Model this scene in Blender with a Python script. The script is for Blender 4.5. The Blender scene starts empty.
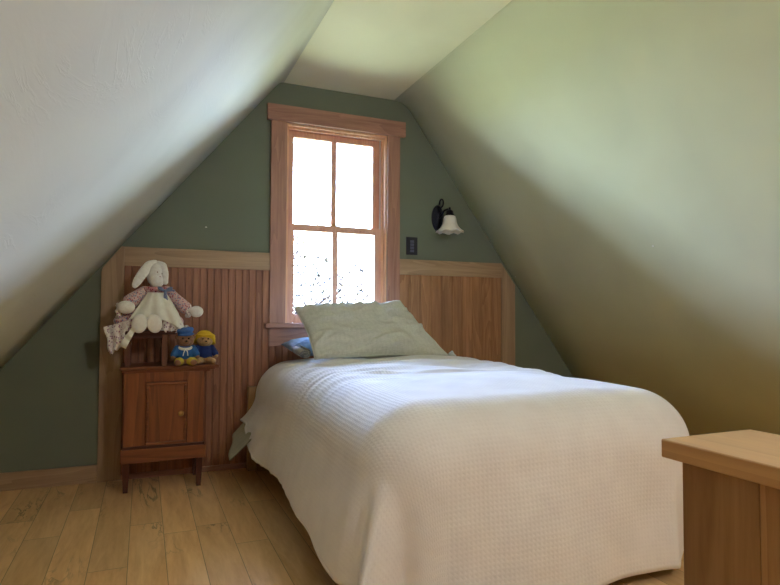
import bpy, bmesh, math, random
from mathutils import Vector, Matrix, noise

random.seed(7)
SC = bpy.context.scene
COL = SC.collection
PI = math.pi
H = 0.9            # camera height
D = 3.483          # gable wall plane

# ---------------------------------------------------------------- camera
cam_d = bpy.data.cameras.new('camera')
cam_d.sensor_fit = 'HORIZONTAL'
cam_d.sensor_width = 36.0
cam_d.lens = 581.23 / 780 * 36
cam_d.clip_start = 0.02
cam_d.clip_end = 500
cam = bpy.data.objects.new('camera', cam_d)
COL.objects.link(cam)
F = Vector((0.38981171, 0.92019399, 0.0359145))
R = Vector((0.92071629, -0.39020713, 0.00446235))
U = Vector((-0.01812032, -0.03132759, 0.9993449))
cam.matrix_world = Matrix(((R.x, U.x, -F.x, 0), (R.y, U.y, -F.y, 0), (R.z, U.z, -F.z, H), (0, 0, 0, 1)))
SC.camera = cam

# ---------------------------------------------------------------- world, sun, daylight, exposure
world = bpy.data.worlds.new('daylight_sky')
SC.world = world
world.use_nodes = True
wn = world.node_tree
for n in list(wn.nodes):
    wn.nodes.remove(n)
w_out = wn.nodes.new('ShaderNodeOutputWorld')
w_bg = wn.nodes.new('ShaderNodeBackground')
w_tc = wn.nodes.new('ShaderNodeTexCoord')
w_sep = wn.nodes.new('ShaderNodeSeparateXYZ')
w_rmp = wn.nodes.new('ShaderNodeValToRGB')
wn.links.new(w_tc.outputs['Generated'], w_sep.inputs[0])
wn.links.new(w_sep.outputs['Z'], w_rmp.inputs[0])
w_rmp.color_ramp.elements[0].position = 0.0
w_rmp.color_ramp.elements[0].color = (0.64, 0.82, 1.16, 1)
w_rmp.color_ramp.elements[1].position = 0.55
w_rmp.color_ramp.elements[1].color = (0.42, 0.62, 1.12, 1)
wn.links.new(w_rmp.outputs[0], w_bg.inputs[0])
w_bg.inputs[1].default_value = 62.0
wn.links.new(w_bg.outputs[0], w_out.inputs[0])

sun_d = bpy.data.lights.new('sun', 'SUN')
sun_d.energy = 800.0
sun_d.angle = 0.01
sun_d.color = (1.0, 0.93, 0.80)
sun = bpy.data.objects.new('sun', sun_d)
COL.objects.link(sun)
sun.rotation_euler = Vector((-0.62, 0.16, -0.77)).to_track_quat('-Z', 'Y').to_euler()

def window_portal(name, loc, rx, sx, sy):
    d = bpy.data.lights.new(name, 'AREA')
    d.shape = 'RECTANGLE'
    d.size = sx
    d.size_y = sy
    d.cycles.is_portal = True
    o = bpy.data.objects.new(name, d)
    COL.objects.link(o)
    o.location = loc
    o.rotation_euler = (rx, 0, 0)
    return o
window_portal('sky_portal_front', (1.1165, 3.68, 1.45), -PI / 2, 0.665, 1.22)

SC.view_settings.view_transform = 'Standard'
SC.view_settings.look = 'None'
SC.view_settings.gamma = 1.0
SC.view_settings.use_curve_mapping = False
SC.view_settings.exposure = 0.0
try:
    SC.cycles.use_denoising = True
    SC.cycles.max_bounces = 14
    SC.cycles.diffuse_bounces = 8
    SC.cycles.transparent_max_bounces = 12
    SC.cycles.sample_clamp_indirect = 8.0
    SC.cycles.caustics_reflective = False
    SC.cycles.caustics_refractive = False
except Exception:
    pass

# ---------------------------------------------------------------- materials
def s2l(c):
    return tuple((v / 255 / 12.92) if v / 255 <= 0.04045 else ((v / 255 + 0.055) / 1.055) ** 2.4 for v in c) + (1,)

class NT:
    def __init__(self, name):
        self.m = bpy.data.materials.new(name)
        self.m.use_nodes = True
        self.t = self.m.node_tree
        self.b = self.t.nodes['Principled BSDF']
        self.tc = self.t.nodes.new('ShaderNodeTexCoord')
    def n(self, kind, **kw):
        x = self.t.nodes.new(kind)
        for k, v in kw.items():
            if k.startswith('i_'):
                key = k[2:]
                x.inputs[int(key) if key.isdigit() else key].default_value = v
            else:
                setattr(x, k, v)
        return x
    def l(self, a, b):
        self.t.links.new(a, b)
    def val(self, x, sock):
        if hasattr(x, 'is_output') or hasattr(x, 'links'):
            self.l(x, sock)
        else:
            sock.default_value = x
    def math(self, op, a, b=0.0, c=None):
        x = self.n('ShaderNodeMath', operation=op)
        self.val(a, x.inputs[0])
        self.val(b, x.inputs[1])
        if c is not None:
            self.val(c, x.inputs[2])
        return x.outputs[0]
    def mapping(self, scale, src=None, loc=(0, 0, 0)):
        x = self.n('ShaderNodeMapping')
        x.inputs['Scale'].default_value = scale
        x.inputs['Location'].default_value = loc
        self.l(src or self.tc.outputs['Object'], x.inputs['Vector'])
        return x.outputs[0]
    def noise(self, vec, scale=1.0, detail=4, rough=0.55, dist=0.0):
        x = self.n('ShaderNodeTexNoise')
        x.inputs['Scale'].default_value = scale
        x.inputs['Detail'].default_value = detail
        x.inputs['Roughness'].default_value = rough
        x.inputs['Distortion'].default_value = dist
        self.l(vec, x.inputs['Vector'])
        return x.outputs['Fac']
    def ramp(self, fac, stops):
        x = self.n('ShaderNodeValToRGB')
        el = x.color_ramp.elements
        while len(el) < len(stops):
            el.new(0.5)
        for e, (p, c) in zip(el, stops):
            e.position = p
            e.color = c
        self.l(fac, x.inputs[0])
        return x.outputs[0]
    def mix(self, fac, a, b, mode='MIX'):
        x = self.n('ShaderNodeMix', data_type='RGBA', blend_type=mode)
        self.val(fac, x.inputs[0])
        self.val(a, x.inputs[6])
        self.val(b, x.inputs[7])
        return x.outputs[2]
    def bump(self, h, strength=0.3, dist=0.002, normal=None):
        x = self.n('ShaderNodeBump')
        x.inputs['Strength'].default_value = strength
        x.inputs['Distance'].default_value = dist
        self.l(h, x.inputs['Height'])
        if normal is not None:
            self.l(normal, x.inputs['Normal'])
        return x.outputs[0]
    def fin(self, color=None, rough=None, normal=None, spec=None, sheen=None):
        if color is not None:
            self.val(color, self.b.inputs['Base Color'])
        if rough is not None:
            self.val(rough, self.b.inputs['Roughness'])
        if normal is not None:
            self.l(normal, self.b.inputs['Normal'])
        if spec is not None:
            self.b.inputs['Specular IOR Level'].default_value = spec
        if sheen is not None:
            self.b.inputs['Sheen Weight'].default_value = sheen
            self.b.inputs['Sheen Roughness'].default_value = 0.5
        return self.m

G = lambda v: (v, v, v, 1)

def plain(name, rgb, rough=0.6, var=0.08, scale=30, bump=0.1, metallic=0.0, sheen=None, spec=0.5):
    a = NT(name)
    f = a.noise(a.mapping((1, 1, 1)), scale, 3)
    c = s2l(rgb)
    lo = tuple(v * (1 - var) for v in c[:3]) + (1,)
    hi = tuple(min(1, v * (1 + var)) for v in c[:3]) + (1,)
    a.b.inputs['Metallic'].default_value = metallic
    return a.fin(a.ramp(f, [(0.3, lo), (0.7, hi)]), rough, a.bump(f, bump, 0.001), sheen=sheen, spec=spec)

def wood(name, dark, light, axis='Z', grain=22.0, rough=0.45, board=None, board_axis='X', board_off=0.0,
         board_var=0.25, knots=0.0, bump=0.15, streak=0.0):
    """grain runs along axis; board = width of boards whose tone varies"""
    a = NT(name)
    ai = 'XYZ'.index(axis)
    sc = [1.0, 1.0, 1.0]
    sc[ai] = 0.07
    obj = a.tc.outputs['Object']
    vec = obj
    rnd = None
    if board:
        sep = a.n('ShaderNodeSeparateXYZ')
        a.l(obj, sep.inputs[0])
        bi = a.math('FLOOR', a.math('DIVIDE', a.math('SUBTRACT', sep.outputs[board_axis], board_off), board))
        wnz = a.n('ShaderNodeTexWhiteNoise', noise_dimensions='1D')
        a.l(bi, wnz.inputs['W'])
        rnd = wnz.outputs['Value']
        va = a.n('ShaderNodeVectorMath', operation='ADD')
        a.l(obj, va.inputs[0])
        sv = a.n('ShaderNodeVectorMath', operation='SCALE')
        a.l(wnz.outputs['Color'], sv.inputs[0])
        sv.inputs['Scale'].default_value = 9.0
        a.l(sv.outputs[0], va.inputs[1])
        vec = va.outputs[0]
    m = a.mapping(sc, vec)
    n1 = a.noise(m, grain, 5, 0.6, 0.6)
    n2 = a.noise(m, grain * 6, 3, 0.6, 0.0)
    big = a.noise(m, grain * 0.25, 2, 0.5, 1.2)
    # cathedral rings
    rings = a.math('FRACT', a.math('MULTIPLY', big, 9.0))
    f = a.math('ADD', a.math('MULTIPLY', n1, 0.6), a.math('ADD', a.math('MULTIPLY', n2, 0.22), a.math('MULTIPLY', rings, 0.18)))
    col = a.ramp(f, [(0.28, s2l(dark)), (0.66, s2l(light))])
    if streak:
        s = a.noise(a.mapping([v * 1.0 for v in sc], vec, (3.1, 1.7, 0.4)), grain * 0.35, 3, 0.6, 1.5)
        sf = a.n('ShaderNodeMapRange')
        a.l(s, sf.inputs[0])
        sf.inputs[1].default_value = 0.56
        sf.inputs[2].default_value = 0.7
        sf.inputs[4].default_value = streak
        col = a.mix(sf.outputs[0], col, s2l(tuple(v * 0.62 for v in dark)))
    if rnd is not None:
        mr = a.n('ShaderNodeMapRange')
        a.l(rnd, mr.inputs[0])
        mr.inputs[3].default_value = 1 - board_var
        mr.inputs[4].default_value = 1 + board_var * 0.6
        hv = a.n('ShaderNodeHueSaturation')
        a.l(mr.outputs[0], hv.inputs['Value'])
        a.l(col, hv.inputs['Color'])
        col = hv.outputs[0]
    if knots:
        kv = a.n('ShaderNodeTexVoronoi')
        ksc = [1.0, 1.0, 1.0]
        ksc[ai] = 0.55
        kv.inputs['Scale'].default_value = knots
        kv.inputs['Randomness'].default_value = 1.0
        a.l(a.mapping(ksc, vec), kv.inputs['Vector'])
        kr = a.n('ShaderNodeMapRange')
        a.l(kv.outputs['Distance'], kr.inputs[0])
        kr.inputs[1].default_value = 0.03
        kr.inputs[2].default_value = 0.09
        kr.inputs[3].default_value = 0.85
        kr.inputs[4].default_value = 0.0
        col = a.mix(kr.outputs[0], col, s2l(tuple(v * 0.35 for v in dark)))
    r = a.math('ADD', rough - 0.06, a.math('MULTIPLY', n1, 0.14))
    return a.fin(col, r, a.bump(f, bump, 0.0015), spec=0.35)

def plaster(name, rgb, rough, strokes=0.3, spec=0.4, flip=False):
    a = NT(name)
    base = s2l(rgb)
    obj = a.tc.outputs['Object']
    big = a.noise(a.mapping((1, 1, 1)), 1.6, 3, 0.5, 0.4)
    lo = tuple(v * 0.93 for v in base[:3]) + (1,)
    hi = tuple(v * 1.06 for v in base[:3]) + (1,)
    col = a.ramp(big, [(0.3, lo), (0.7, hi)])
    # trowel strokes: stretched patches, in two directions
    rot = a.n('ShaderNodeMapping')
    rot.inputs['Rotation'].default_value = (0.5, 0.9, 0.3)
    rot.inputs['Scale'].default_value = (9, 1.6, 5)
    a.l(obj, rot.inputs['Vector'])
    s1 = a.noise(rot.outputs[0], 1.6, 5, 0.62, 1.0)
    rid = a.math('ABSOLUTE', a.math('SUBTRACT', s1, 0.5))
    sr = a.n('ShaderNodeMapRange')
    a.l(rid, sr.inputs[0])
    sr.inputs[1].default_value = 0.0
    sr.inputs[2].default_value = 0.03
    sr.inputs[3].default_value = 1.0
    sr.inputs[4].default_value = 0.0
    pm = a.noise(a.mapping((1, 1, 1), None, (5, 2, 1)), 3.0, 2, 0.5)
    msk = a.n('ShaderNodeMapRange')
    a.l(pm, msk.inputs[0])
    msk.inputs[1].default_value = 0.52
    msk.inputs[2].default_value = 0.66
    hgt = a.math('ADD', a.math('MULTIPLY', sr.outputs[0], msk.outputs[0]), a.math('MULTIPLY', s1, 1.4))
    fine = a.noise(a.mapping((1, 1, 1)), 160, 2, 0.5)
    hgt = a.math('ADD', hgt, a.math('MULTIPLY', fine, 0.10))
    r = a.math('ADD', rough - 0.05, a.math('MULTIPLY', big, 0.1))
    return a.fin(col, r, a.bump(hgt, strokes, 0.004), spec=spec)

M = {}
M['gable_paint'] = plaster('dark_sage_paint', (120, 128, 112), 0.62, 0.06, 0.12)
M['slope_paint'] = plaster('sage_plaster', (208, 212, 200), 0.74, 0.14, 0.05)
M['slope_paint_right'] = plaster('sage_plaster_matte', (202, 206, 176), 0.6, 0.06, 0.10)
M['ceiling_paint'] = plaster('pale_ceiling_plaster', (232, 233, 206), 0.6, 0.06, 0.3)
M['fir'] = wood('fir_trim', (144, 104, 88), (182, 136, 116), 'Z', 26, 0.42)
M['fir_h'] = wood('fir_trim_horizontal', (144, 104, 88), (182, 136, 116), 'X', 26, 0.42)
M['fir_sash_bloom'] = wood('fir_sash_bloom', (206, 150, 124), (232, 184, 156), 'Z', 26, 0.42)  # lighter copy of the fir trim, window bloom put into its colour
M['fir_jamb_lit'] = wood('fir_jamb_lit', (214, 160, 120), (240, 196, 156), 'Z', 26, 0.42)  # fir trim again, brightened: daylight on jambs and stops is in the colour
M['bead_left'] = wood('fir_beadboard', (130, 84, 62), (182, 130, 100), 'Z', 24, 0.42, 0.0394, 'X', -0.1, 0.15)
M['bead_right'] = wood('fir_beadboard_wide', (136, 96, 66), (184, 138, 100), 'Z', 24, 0.42, 0.0785, 'X', 1.536, 0.15)
M['maple_h'] = wood('pale_wood_horizontal', (150, 122, 94), (186, 158, 126), 'X', 18, 0.45, knots=1.4)
M['maple_v'] = wood('pale_wood_vertical', (150, 122, 96), (182, 156, 126), 'Z', 18, 0.45, knots=0.7)
M['pine_old'] = wood('antique_pine', (96, 52, 30), (154, 92, 54), 'Z', 18, 0.38, knots=3.2, bump=0.1)
M['pine_old_h'] = wood('antique_pine_horizontal', (92, 50, 30), (146, 88, 54), 'X', 18, 0.36, knots=2.4, bump=0.1)
M['dark_wood'] = wood('dark_stained_wood', (52, 26, 18), (92, 48, 32), 'Z', 22, 0.35)
M['dark_wood_h'] = wood('dark_stained_wood_horizontal', (52, 26, 18), (92, 48, 32), 'X', 22, 0.35)
M['stool_wood'] = wood('stool_wood', (86, 50, 36), (136, 88, 66), 'Z', 22, 0.4)
M['birch_body'] = wood('honey_boards', (128, 92, 56), (178, 138, 92), 'Z', 20, 0.42, 0.141, 'Y', -0.077, 0.15)
M['birch_cap'] = wood('honey_cap', (168, 128, 84), (196, 156, 108), 'Y', 14, 0.38)
M['bed_wood'] = wood('bed_wood', (140, 108, 70), (180, 146, 100), 'Z', 18, 0.45)

def floor_mat():
    a = NT('wide_plank_floor')
    obj = a.tc.outputs['Object']
    sep = a.n('ShaderNodeSeparateXYZ')
    a.l(obj, sep.inputs[0])
    W, L = 0.128, 1.15
    xi = a.math('DIVIDE', a.math('ADD', sep.outputs['X'], 0.036 + 5 * W), W)
    i = a.math('FLOOR', xi)
    w1 = a.n('ShaderNodeTexWhiteNoise', noise_dimensions='1D')
    a.l(i, w1.inputs['W'])
    yj = a.math('ADD', a.math('DIVIDE', sep.outputs['Y'], L), a.math('MULTIPLY', w1.outputs['Value'], 3.0))
    j = a.math('FLOOR', yj)
    cmb = a.n('ShaderNodeCombineXYZ')
    a.l(i, cmb.inputs[0])
    a.l(j, cmb.inputs[1])
    w2 = a.n('ShaderNodeTexWhiteNoise', noise_dimensions='2D')
    a.l(cmb.outputs[0], w2.inputs['Vector'])
    sv = a.n('ShaderNodeVectorMath', operation='SCALE')
    a.l(w2.outputs['Color'], sv.inputs[0])
    sv.inputs['Scale'].default_value = 7.0
    va = a.n('ShaderNodeVectorMath', operation='ADD')
    a.l(obj, va.inputs[0])
    a.l(sv.outputs[0], va.inputs[1])
    m = a.mapping((1, 0.13, 1), va.outputs[0])
    n1 = a.noise(m, 16, 5, 0.6, 0.8)
    n2 = a.noise(m, 90, 3, 0.6)
    f = a.math('ADD', a.math('MULTIPLY', n1, 0.75), a.math('MULTIPLY', n2, 0.25))
    col = a.ramp(f, [(0.3, s2l((216, 166, 108))), (0.62, s2l((246, 206, 150)))])
    # mineral streaks
    st = a.noise(a.mapping((1, 0.22, 1), va.outputs[0], (4, 4, 4)), 7, 4, 0.6, 2.5)
    rid = a.math('ABSOLUTE', a.math('SUBTRACT', st, 0.5))
    sr = a.n('ShaderNodeMapRange')
    a.l(rid, sr.inputs[0])
    sr.inputs[1].default_value = 0.004
    sr.inputs[2].default_value = 0.03
    sr.inputs[3].default_value = 1.0
    sr.inputs[4].default_value = 0.0
    pk = a.noise(a.mapping((1, 0.5, 1), va.outputs[0], (1, 9, 2)), 3.2, 2)
    pr = a.n('ShaderNodeMapRange')
    a.l(pk, pr.inputs[0])
    pr.inputs[1].default_value = 0.56
    pr.inputs[2].default_value = 0.68
    pr.inputs[4].default_value = 0.75
    col = a.mix(a.math('MULTIPLY', sr.outputs[0], pr.outputs[0]), col, s2l((112, 80, 50)))
    kv = a.n('ShaderNodeTexVoronoi')
    kv.inputs['Scale'].default_value = 2.6
    a.l(a.mapping((1, 0.7, 1), va.outputs[0]), kv.inputs['Vector'])
    kr = a.n('ShaderNodeMapRange')
    a.l(kv.outputs['Distance'], kr.inputs[0])
    kr.inputs[1].default_value = 0.015
    kr.inputs[2].default_value = 0.05
    kr.inputs[3].default_value = 0.8
    kr.inputs[4].default_value = 0.0
    col = a.mix(kr.outputs[0], col, s2l((74, 46, 26)))
    hv = a.n('ShaderNodeHueSaturation')
    mr = a.n('ShaderNodeMapRange')
    a.l(w2.outputs['Value'], mr.inputs[0])
    mr.inputs[3].default_value = 0.78
    mr.inputs[4].default_value = 1.08
    a.l(mr.outputs[0], hv.inputs['Value'])
    a.l(col, hv.inputs['Color'])
    col = hv.outputs[0]
    # joints
    fx = a.math('FRACT', xi)
    fy = a.math('FRACT', yj)
    ex = a.math('MINIMUM', fx, a.math('SUBTRACT', 1.0, fx))
    ey = a.math('MINIMUM', fy, a.math('SUBTRACT', 1.0, fy))
    gx = a.math('LESS_THAN', ex, 0.010)
    gy = a.math('LESS_THAN', ey, 0.0013)
    g = a.math('MAXIMUM', gx, gy)
    col = a.mix(a.math('MULTIPLY', g, 0.6), col, s2l((92, 64, 40)))
    h = a.math('SUBTRACT', a.math('MULTIPLY', f, 0.3), a.math('MULTIPLY', g, 1.0))
    return a.fin(col, a.math('ADD', 0.30, a.math('MULTIPLY', n1, 0.16)), a.bump(h, 0.25, 0.0015), spec=0.4)
M['floor'] = floor_mat()

def waffle():
    a = NT('white_waffle_cotton')
    uv = a.tc.outputs['UV']
    sep = a.n('ShaderNodeSeparateXYZ')
    a.l(uv, sep.inputs[0])
    k = 2 * PI / 0.030
    sx = a.math('SINE', a.math('MULTIPLY', sep.outputs[0], k))
    sy = a.math('SINE', a.math('MULTIPLY', sep.outputs[1], k))
    h = a.math('MAXIMUM', a.math('ABSOLUTE', sx), a.math('ABSOLUTE', sy))
    n = a.noise(a.mapping((1, 1, 1)), 9, 5, 0.6)
    nf = a.noise(a.mapping((1, 1, 1)), 260, 2, 0.6)
    hh = a.math('ADD', a.math('MULTIPLY', h, 0.55), a.math('ADD', a.math('MULTIPLY', n, 1.6), a.math('MULTIPLY', nf, 0.35)))
    return a.fin(a.ramp(n, [(0.3, s2l((234, 230, 228))), (0.7, s2l((242, 239, 237)))]), 0.85, a.bump(hh, 0.38, 0.004), spec=0.15, sheen=0.25)
M['duvet'] = waffle()

def linen(name, c0, c1, check=0.05, plaid=0.25):
    a = NT(name)
    obj = a.tc.outputs['UV']
    sep = a.n('ShaderNodeSeparateXYZ')
    a.l(obj, sep.inputs[0])
    def band(s, w):
        return a.math('GREATER_THAN', a.math('FRACT', a.math('DIVIDE', s, w)), 0.5)
    p = a.math('ADD', a.math('MULTIPLY', band(sep.outputs[0], check), 0.5), a.math('MULTIPLY', band(sep.outputs[1], check), 0.5))
    wv = a.noise(a.mapping((400, 40, 1), obj), 1, 2)
    wv2 = a.noise(a.mapping((40, 400, 1), obj), 1, 2)
    nz = a.math('ADD', a.math('MULTIPLY', wv, 0.5), a.math('MULTIPLY', wv2, 0.5))
    f = a.math('ADD', a.math('MULTIPLY', p, plaid), a.math('MULTIPLY', nz, 1 - plaid))
    col = a.ramp(f, [(0.3, s2l(c0)), (0.68, s2l(c1))])
    return a.fin(col, 0.88, a.bump(nz, 0.25, 0.001), spec=0.1, sheen=0.2)
M['sham'] = linen('sage_linen', (186, 187, 172), (220, 220, 208), 0.03, 0.06)
M['sham_trim'] = linen('pale_linen', (190, 196, 192), (226, 230, 228), 0.03, 0.1)
M['blue_linen'] = linen('blue_check_cotton', (112, 146, 184), (160, 190, 220), 0.03, 0.12)
M['blue_pattern'] = linen('blue_cream_print', (70, 84, 100), (196, 190, 170), 0.008, 0.8)
M['sheet'] = linen('grey_green_cotton', (150, 150, 128), (176, 174, 150), 0.05, 0.1)

def floral(name, base, a1, a2):
    a = NT(name)
    v = a.n('ShaderNodeTexVoronoi')
    v.inputs['Scale'].default_value = 95
    a.l(a.tc.outputs['Object'], v.inputs['Vector'])
    m1 = a.math('LESS_THAN', v.outputs['Distance'], 0.42)
    sp = a.n('ShaderNodeSeparateColor')
    a.l(v.outputs['Color'], sp.inputs[0])
    pick = a.math('GREATER_THAN', sp.outputs[0], 0.55)
    flo = a.mix(pick, s2l(a1), s2l(a2))
    col = a.mix(m1, s2l(base), flo)
    n = a.noise(a.mapping((1, 1, 1)), 60, 3)
    return a.fin(col, 0.9, a.bump(n, 0.4, 0.003), spec=0.1, sheen=0.3)
M['floral'] = floral('pink_floral_cotton', (222, 192, 188), (190, 112, 124), (136, 142, 172))
M['floral_pink'] = floral('rose_floral_cotton', (206, 150, 152), (160, 64, 84), (220, 200, 196))
M['lace'] = floral('floral_lace', (238, 232, 224), (222, 208, 204), (160, 120, 146))
M['plush_cream'] = plain('cream_plush', (250, 246, 236), 0.9, 0.10, 70, 0.6, sheen=0.4)
M['plush_white'] = plain('white_felt', (252, 248, 238), 0.85, 0.06, 60, 0.4, sheen=0.3)
M['apron'] = plain('white_muslin', (250, 248, 232), 0.9, 0.07, 40, 0.5)
M['ribbon'] = plain('blue_gingham_ribbon', (120, 136, 172), 0.7, 0.3, 140, 0.2)
M['bear_brown'] = plain('brown_plush', (150, 108, 76), 0.95, 0.25, 120, 0.8, sheen=0.3)
M['bear_tan'] = plain('tan_plush', (188, 150, 98), 0.95, 0.25, 120, 0.8, sheen=0.3)
M['coat_blue'] = plain('blue_felt', (44, 98, 160), 0.9, 0.15, 90, 0.3)
M['coat_navy'] = plain('navy_felt', (26, 48, 110), 0.9, 0.15, 90, 0.3)
M['hat_blue'] = plain('blue_denim_felt', (70, 116, 184), 0.9, 0.15, 90, 0.3)
M['hat_yellow'] = plain('yellow_felt', (232, 196, 50), 0.9, 0.1, 90, 0.3)
M['boot_yellow'] = plain('yellow_green_felt', (206, 190, 70), 0.9, 0.12, 90, 0.3)
M['black_bead'] = plain('black_bead', (18, 16, 16), 0.25, 0.0, 10, 0.0)
M['iron'] = plain('oil_rubbed_bronze', (30, 30, 42), 0.4, 0.2, 60, 0.15, metallic=0.6)
M['switch_dark'] = plain('black_wall_plate', (24, 25, 38), 0.4, 0.05, 20, 0.0)
M['switch_grey'] = plain('grey_rocker', (84, 86, 112), 0.4, 0.05, 20, 0.0)
M['vinyl'] = plain('white_jamb_liner', (226, 222, 220), 0.5, 0.02, 20, 0.0)
M['brass'] = plain('worn_brass', (196, 150, 84), 0.35, 0.1, 60, 0.1, metallic=0.4)
M['mattress'] = plain('mattress_ticking', (214, 210, 202), 0.9, 0.05, 60, 0.2)
M['white_mark'] = plain('white_spackle', (235, 235, 225), 0.8, 0.02, 20, 0.0)
M['rim'] = plain('dark_void', (22, 18, 15), 0.9, 0.0, 5, 0.0)
M['leaf'] = plain('dark_leaves', (17, 17, 20), 1.0, 0.3, 3, 0.2, spec=0.0)
M['bark'] = plain('tree_bark', (9, 8, 9), 1.0, 0.3, 8, 0.6, spec=0.0)
M['lawn'] = plain('lawn_grass', (178, 174, 126), 0.95, 0.25, 0.7, 0.3)
M['siding'] = plain('outer_siding', (170, 165, 150), 0.8, 0.05, 2, 0.1)

def glass():
    a = NT('window_glass')
    t = a.n('ShaderNodeBsdfTransparent')
    g = a.n('ShaderNodeBsdfGlossy')
    g.inputs['Roughness'].default_value = 0.02
    f = a.n('ShaderNodeFresnel')
    f.inputs[0].default_value = 1.45
    mx = a.n('ShaderNodeMixShader')
    a.l(f.outputs[0], mx.inputs[0])
    a.l(t.outputs[0], mx.inputs[1])
    a.l(g.outputs[0], mx.inputs[2])
    a.l(mx.outputs[0], a.t.nodes['Material Output'].inputs[0])
    return a.m
M['glass'] = glass()

def opal():
    a = NT('frosted_white_glass')
    n = a.noise(a.mapping((1, 1, 1)), 40, 2)
    a.b.inputs['Subsurface Weight'].default_value = 0.25
    a.b.inputs['Subsurface Radius'].default_value = (0.02, 0.02, 0.02)
    a.b.inputs['Subsurface Scale'].default_value = 0.5
    return a.fin(a.ramp(n, [(0, s2l((240, 238, 228))), (1, s2l((246, 244, 236)))]), 0.35, spec=0.5)
M['opal'] = opal()

def lit():
    a = NT('fill_lamp_glow')  # glow of the added, out-of-view fill globe
    a.b.inputs['Emission Color'].default_value = (1.0, 0.93, 0.99, 1)
    a.b.inputs['Emission Strength'].default_value = 128.0
    return a.fin(G(0.8), 0.4)
M['fill_globe'] = lit()

# ---------------------------------------------------------------- builders
def link_mesh(name, bm, mat, parent=None, smooth=False, weld=False):
    """bm is in world coordinates; a child is shifted into its parent's frame"""
    if weld:
        bmesh.ops.remove_doubles(bm, verts=bm.verts, dist=1e-5)
    if parent is not None:
        off = Vector((0, 0, 0))
        q = parent
        while q is not None:
            off += q.location
            q = q.parent
        bmesh.ops.translate(bm, verts=bm.verts, vec=-off)
    me = bpy.data.meshes.new(name)
    bm.to_mesh(me)
    bm.free()
    me.materials.append(mat)
    for p in me.polygons:
        p.use_smooth = smooth
    o = bpy.data.objects.new(name, me)
    COL.objects.link(o)
    if parent is not None:
        o.parent = parent
    return o

def empty(name, loc):
    o = bpy.data.objects.new(name, None)
    o.empty_display_size = 0.1
    o.location = loc
    COL.objects.link(o)
    return o

def tag(o, label=None, cat=None, group=None, kind=None):
    if label: o['label'] = label
    if cat: o['category'] = cat
    if group: o['group'] = group
    if kind: o['kind'] = kind
    return o

def box(bm, x0, x1, y0, y1, z0, z1, bev=0.0, seg=2, mat=None):
    r = bmesh.ops.create_cube(bm, size=1.0)
    vs = r['verts']
    for v in vs:
        v.co = Vector((x0 + (v.co.x + 0.5) * (x1 - x0), y0 + (v.co.y + 0.5) * (y1 - y0), z0 + (v.co.z + 0.5) * (z1 - z0)))
    if mat is not None:
        bmesh.ops.transform(bm, matrix=mat, verts=vs)
    if bev > 0:
        es = list({e for v in vs for e in v.link_edges})
        bmesh.ops.bevel(bm, geom=es, offset=bev, segments=seg, affect='EDGES', profile=0.5)

def prism(bm, pts, axis, a0, a1):
    """pts = 2D outline; axis 'Y': pts are (x,z); 'X': (y,z); 'Z': (x,y)"""
    def P(p, a):
        if axis == 'Y': return (p[0], a, p[1])
        if axis == 'X': return (a, p[0], p[1])
        return (p[0], p[1], a)
    v0 = [bm.verts.new(P(p, a0)) for p in pts]
    v1 = [bm.verts.new(P(p, a1)) for p in pts]
    n = len(pts)
    fs = [bm.faces.new(v0), bm.faces.new(v1)]
    for i in range(n):
        fs.append(bm.faces.new((v0[i], v0[(i + 1) % n], v1[(i + 1) % n], v1[i])))
    bmesh.ops.recalc_face_normals(bm, faces=fs)

def bx(name, mat, parent, *a, bev=0.002, **k):
    bm = bmesh.new()
    box(bm, *a, bev=bev)
    return link_mesh(name, bm, mat, parent, **k)

def tube(bm, pts, radii, seg=10, cap=True):
    pts = [Vector(p) for p in pts]
    if not hasattr(radii, '__len__'):
        radii = [radii] * len(pts)
    rings = []
    up = Vector((0.3, 0.2, 0.93)).normalized()
    for i, p in enumerate(pts):
        t = (pts[min(i + 1, len(pts) - 1)] - pts[max(i - 1, 0)]).normalized()
        s = t.cross(up)
        if s.length < 1e-3:
            s = t.cross(Vector((1, 0, 0)))
        s.normalize()
        w = s.cross(t).normalized()
        rings.append([bm.verts.new(p + (s * math.cos(2 * PI * k / seg) + w * math.sin(2 * PI * k / seg)) * radii[i]) for k in range(seg)])
    for a, b in zip(rings, rings[1:]):
        for k in range(seg):
            bm.faces.new((a[k], a[(k + 1) % seg], b[(k + 1) % seg], b[k]))
    if cap:
        bm.faces.new(rings[0][::-1])
        bm.faces.new(rings[-1])
    bmesh.ops.recalc_face_normals(bm, faces=bm.faces)

def lathe(bm, prof, center, seg=32, axis='Z', ripple=None, mat=None):
    """prof = [(radius, height)]"""
    rings = []
    vs = []
    for i, (r, h) in enumerate(prof):
        ring = []
        for k in range(seg):
            th = 2 * PI * k / seg
            rr = r
            hh = h
            if ripple:
                rr, hh = ripple(i / (len(prof) - 1), th, r, h)
            c = Vector((rr * math.cos(th), rr * math.sin(th), hh))
            if axis == 'Y': c = Vector((c.x, -c.z, c.y))
            if axis == 'X': c = Vector((c.z, c.y, c.x))
            v = bm.verts.new(c + Vector(center))
            ring.append(v)
            vs.append(v)
        rings.append(ring)
    for a, b in zip(rings, rings[1:]):
        for k in range(seg):
            bm.faces.new((a[k], a[(k + 1) % seg], b[(k + 1) % seg], b[k]))
    bm.faces.new(rings[0][::-1])
    bm.faces.new(rings[-1])
    if mat is not None:
        bmesh.ops.transform(bm, matrix=mat, verts=vs)
    bmesh.ops.recalc_face_normals(bm, faces=bm.faces)

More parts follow.
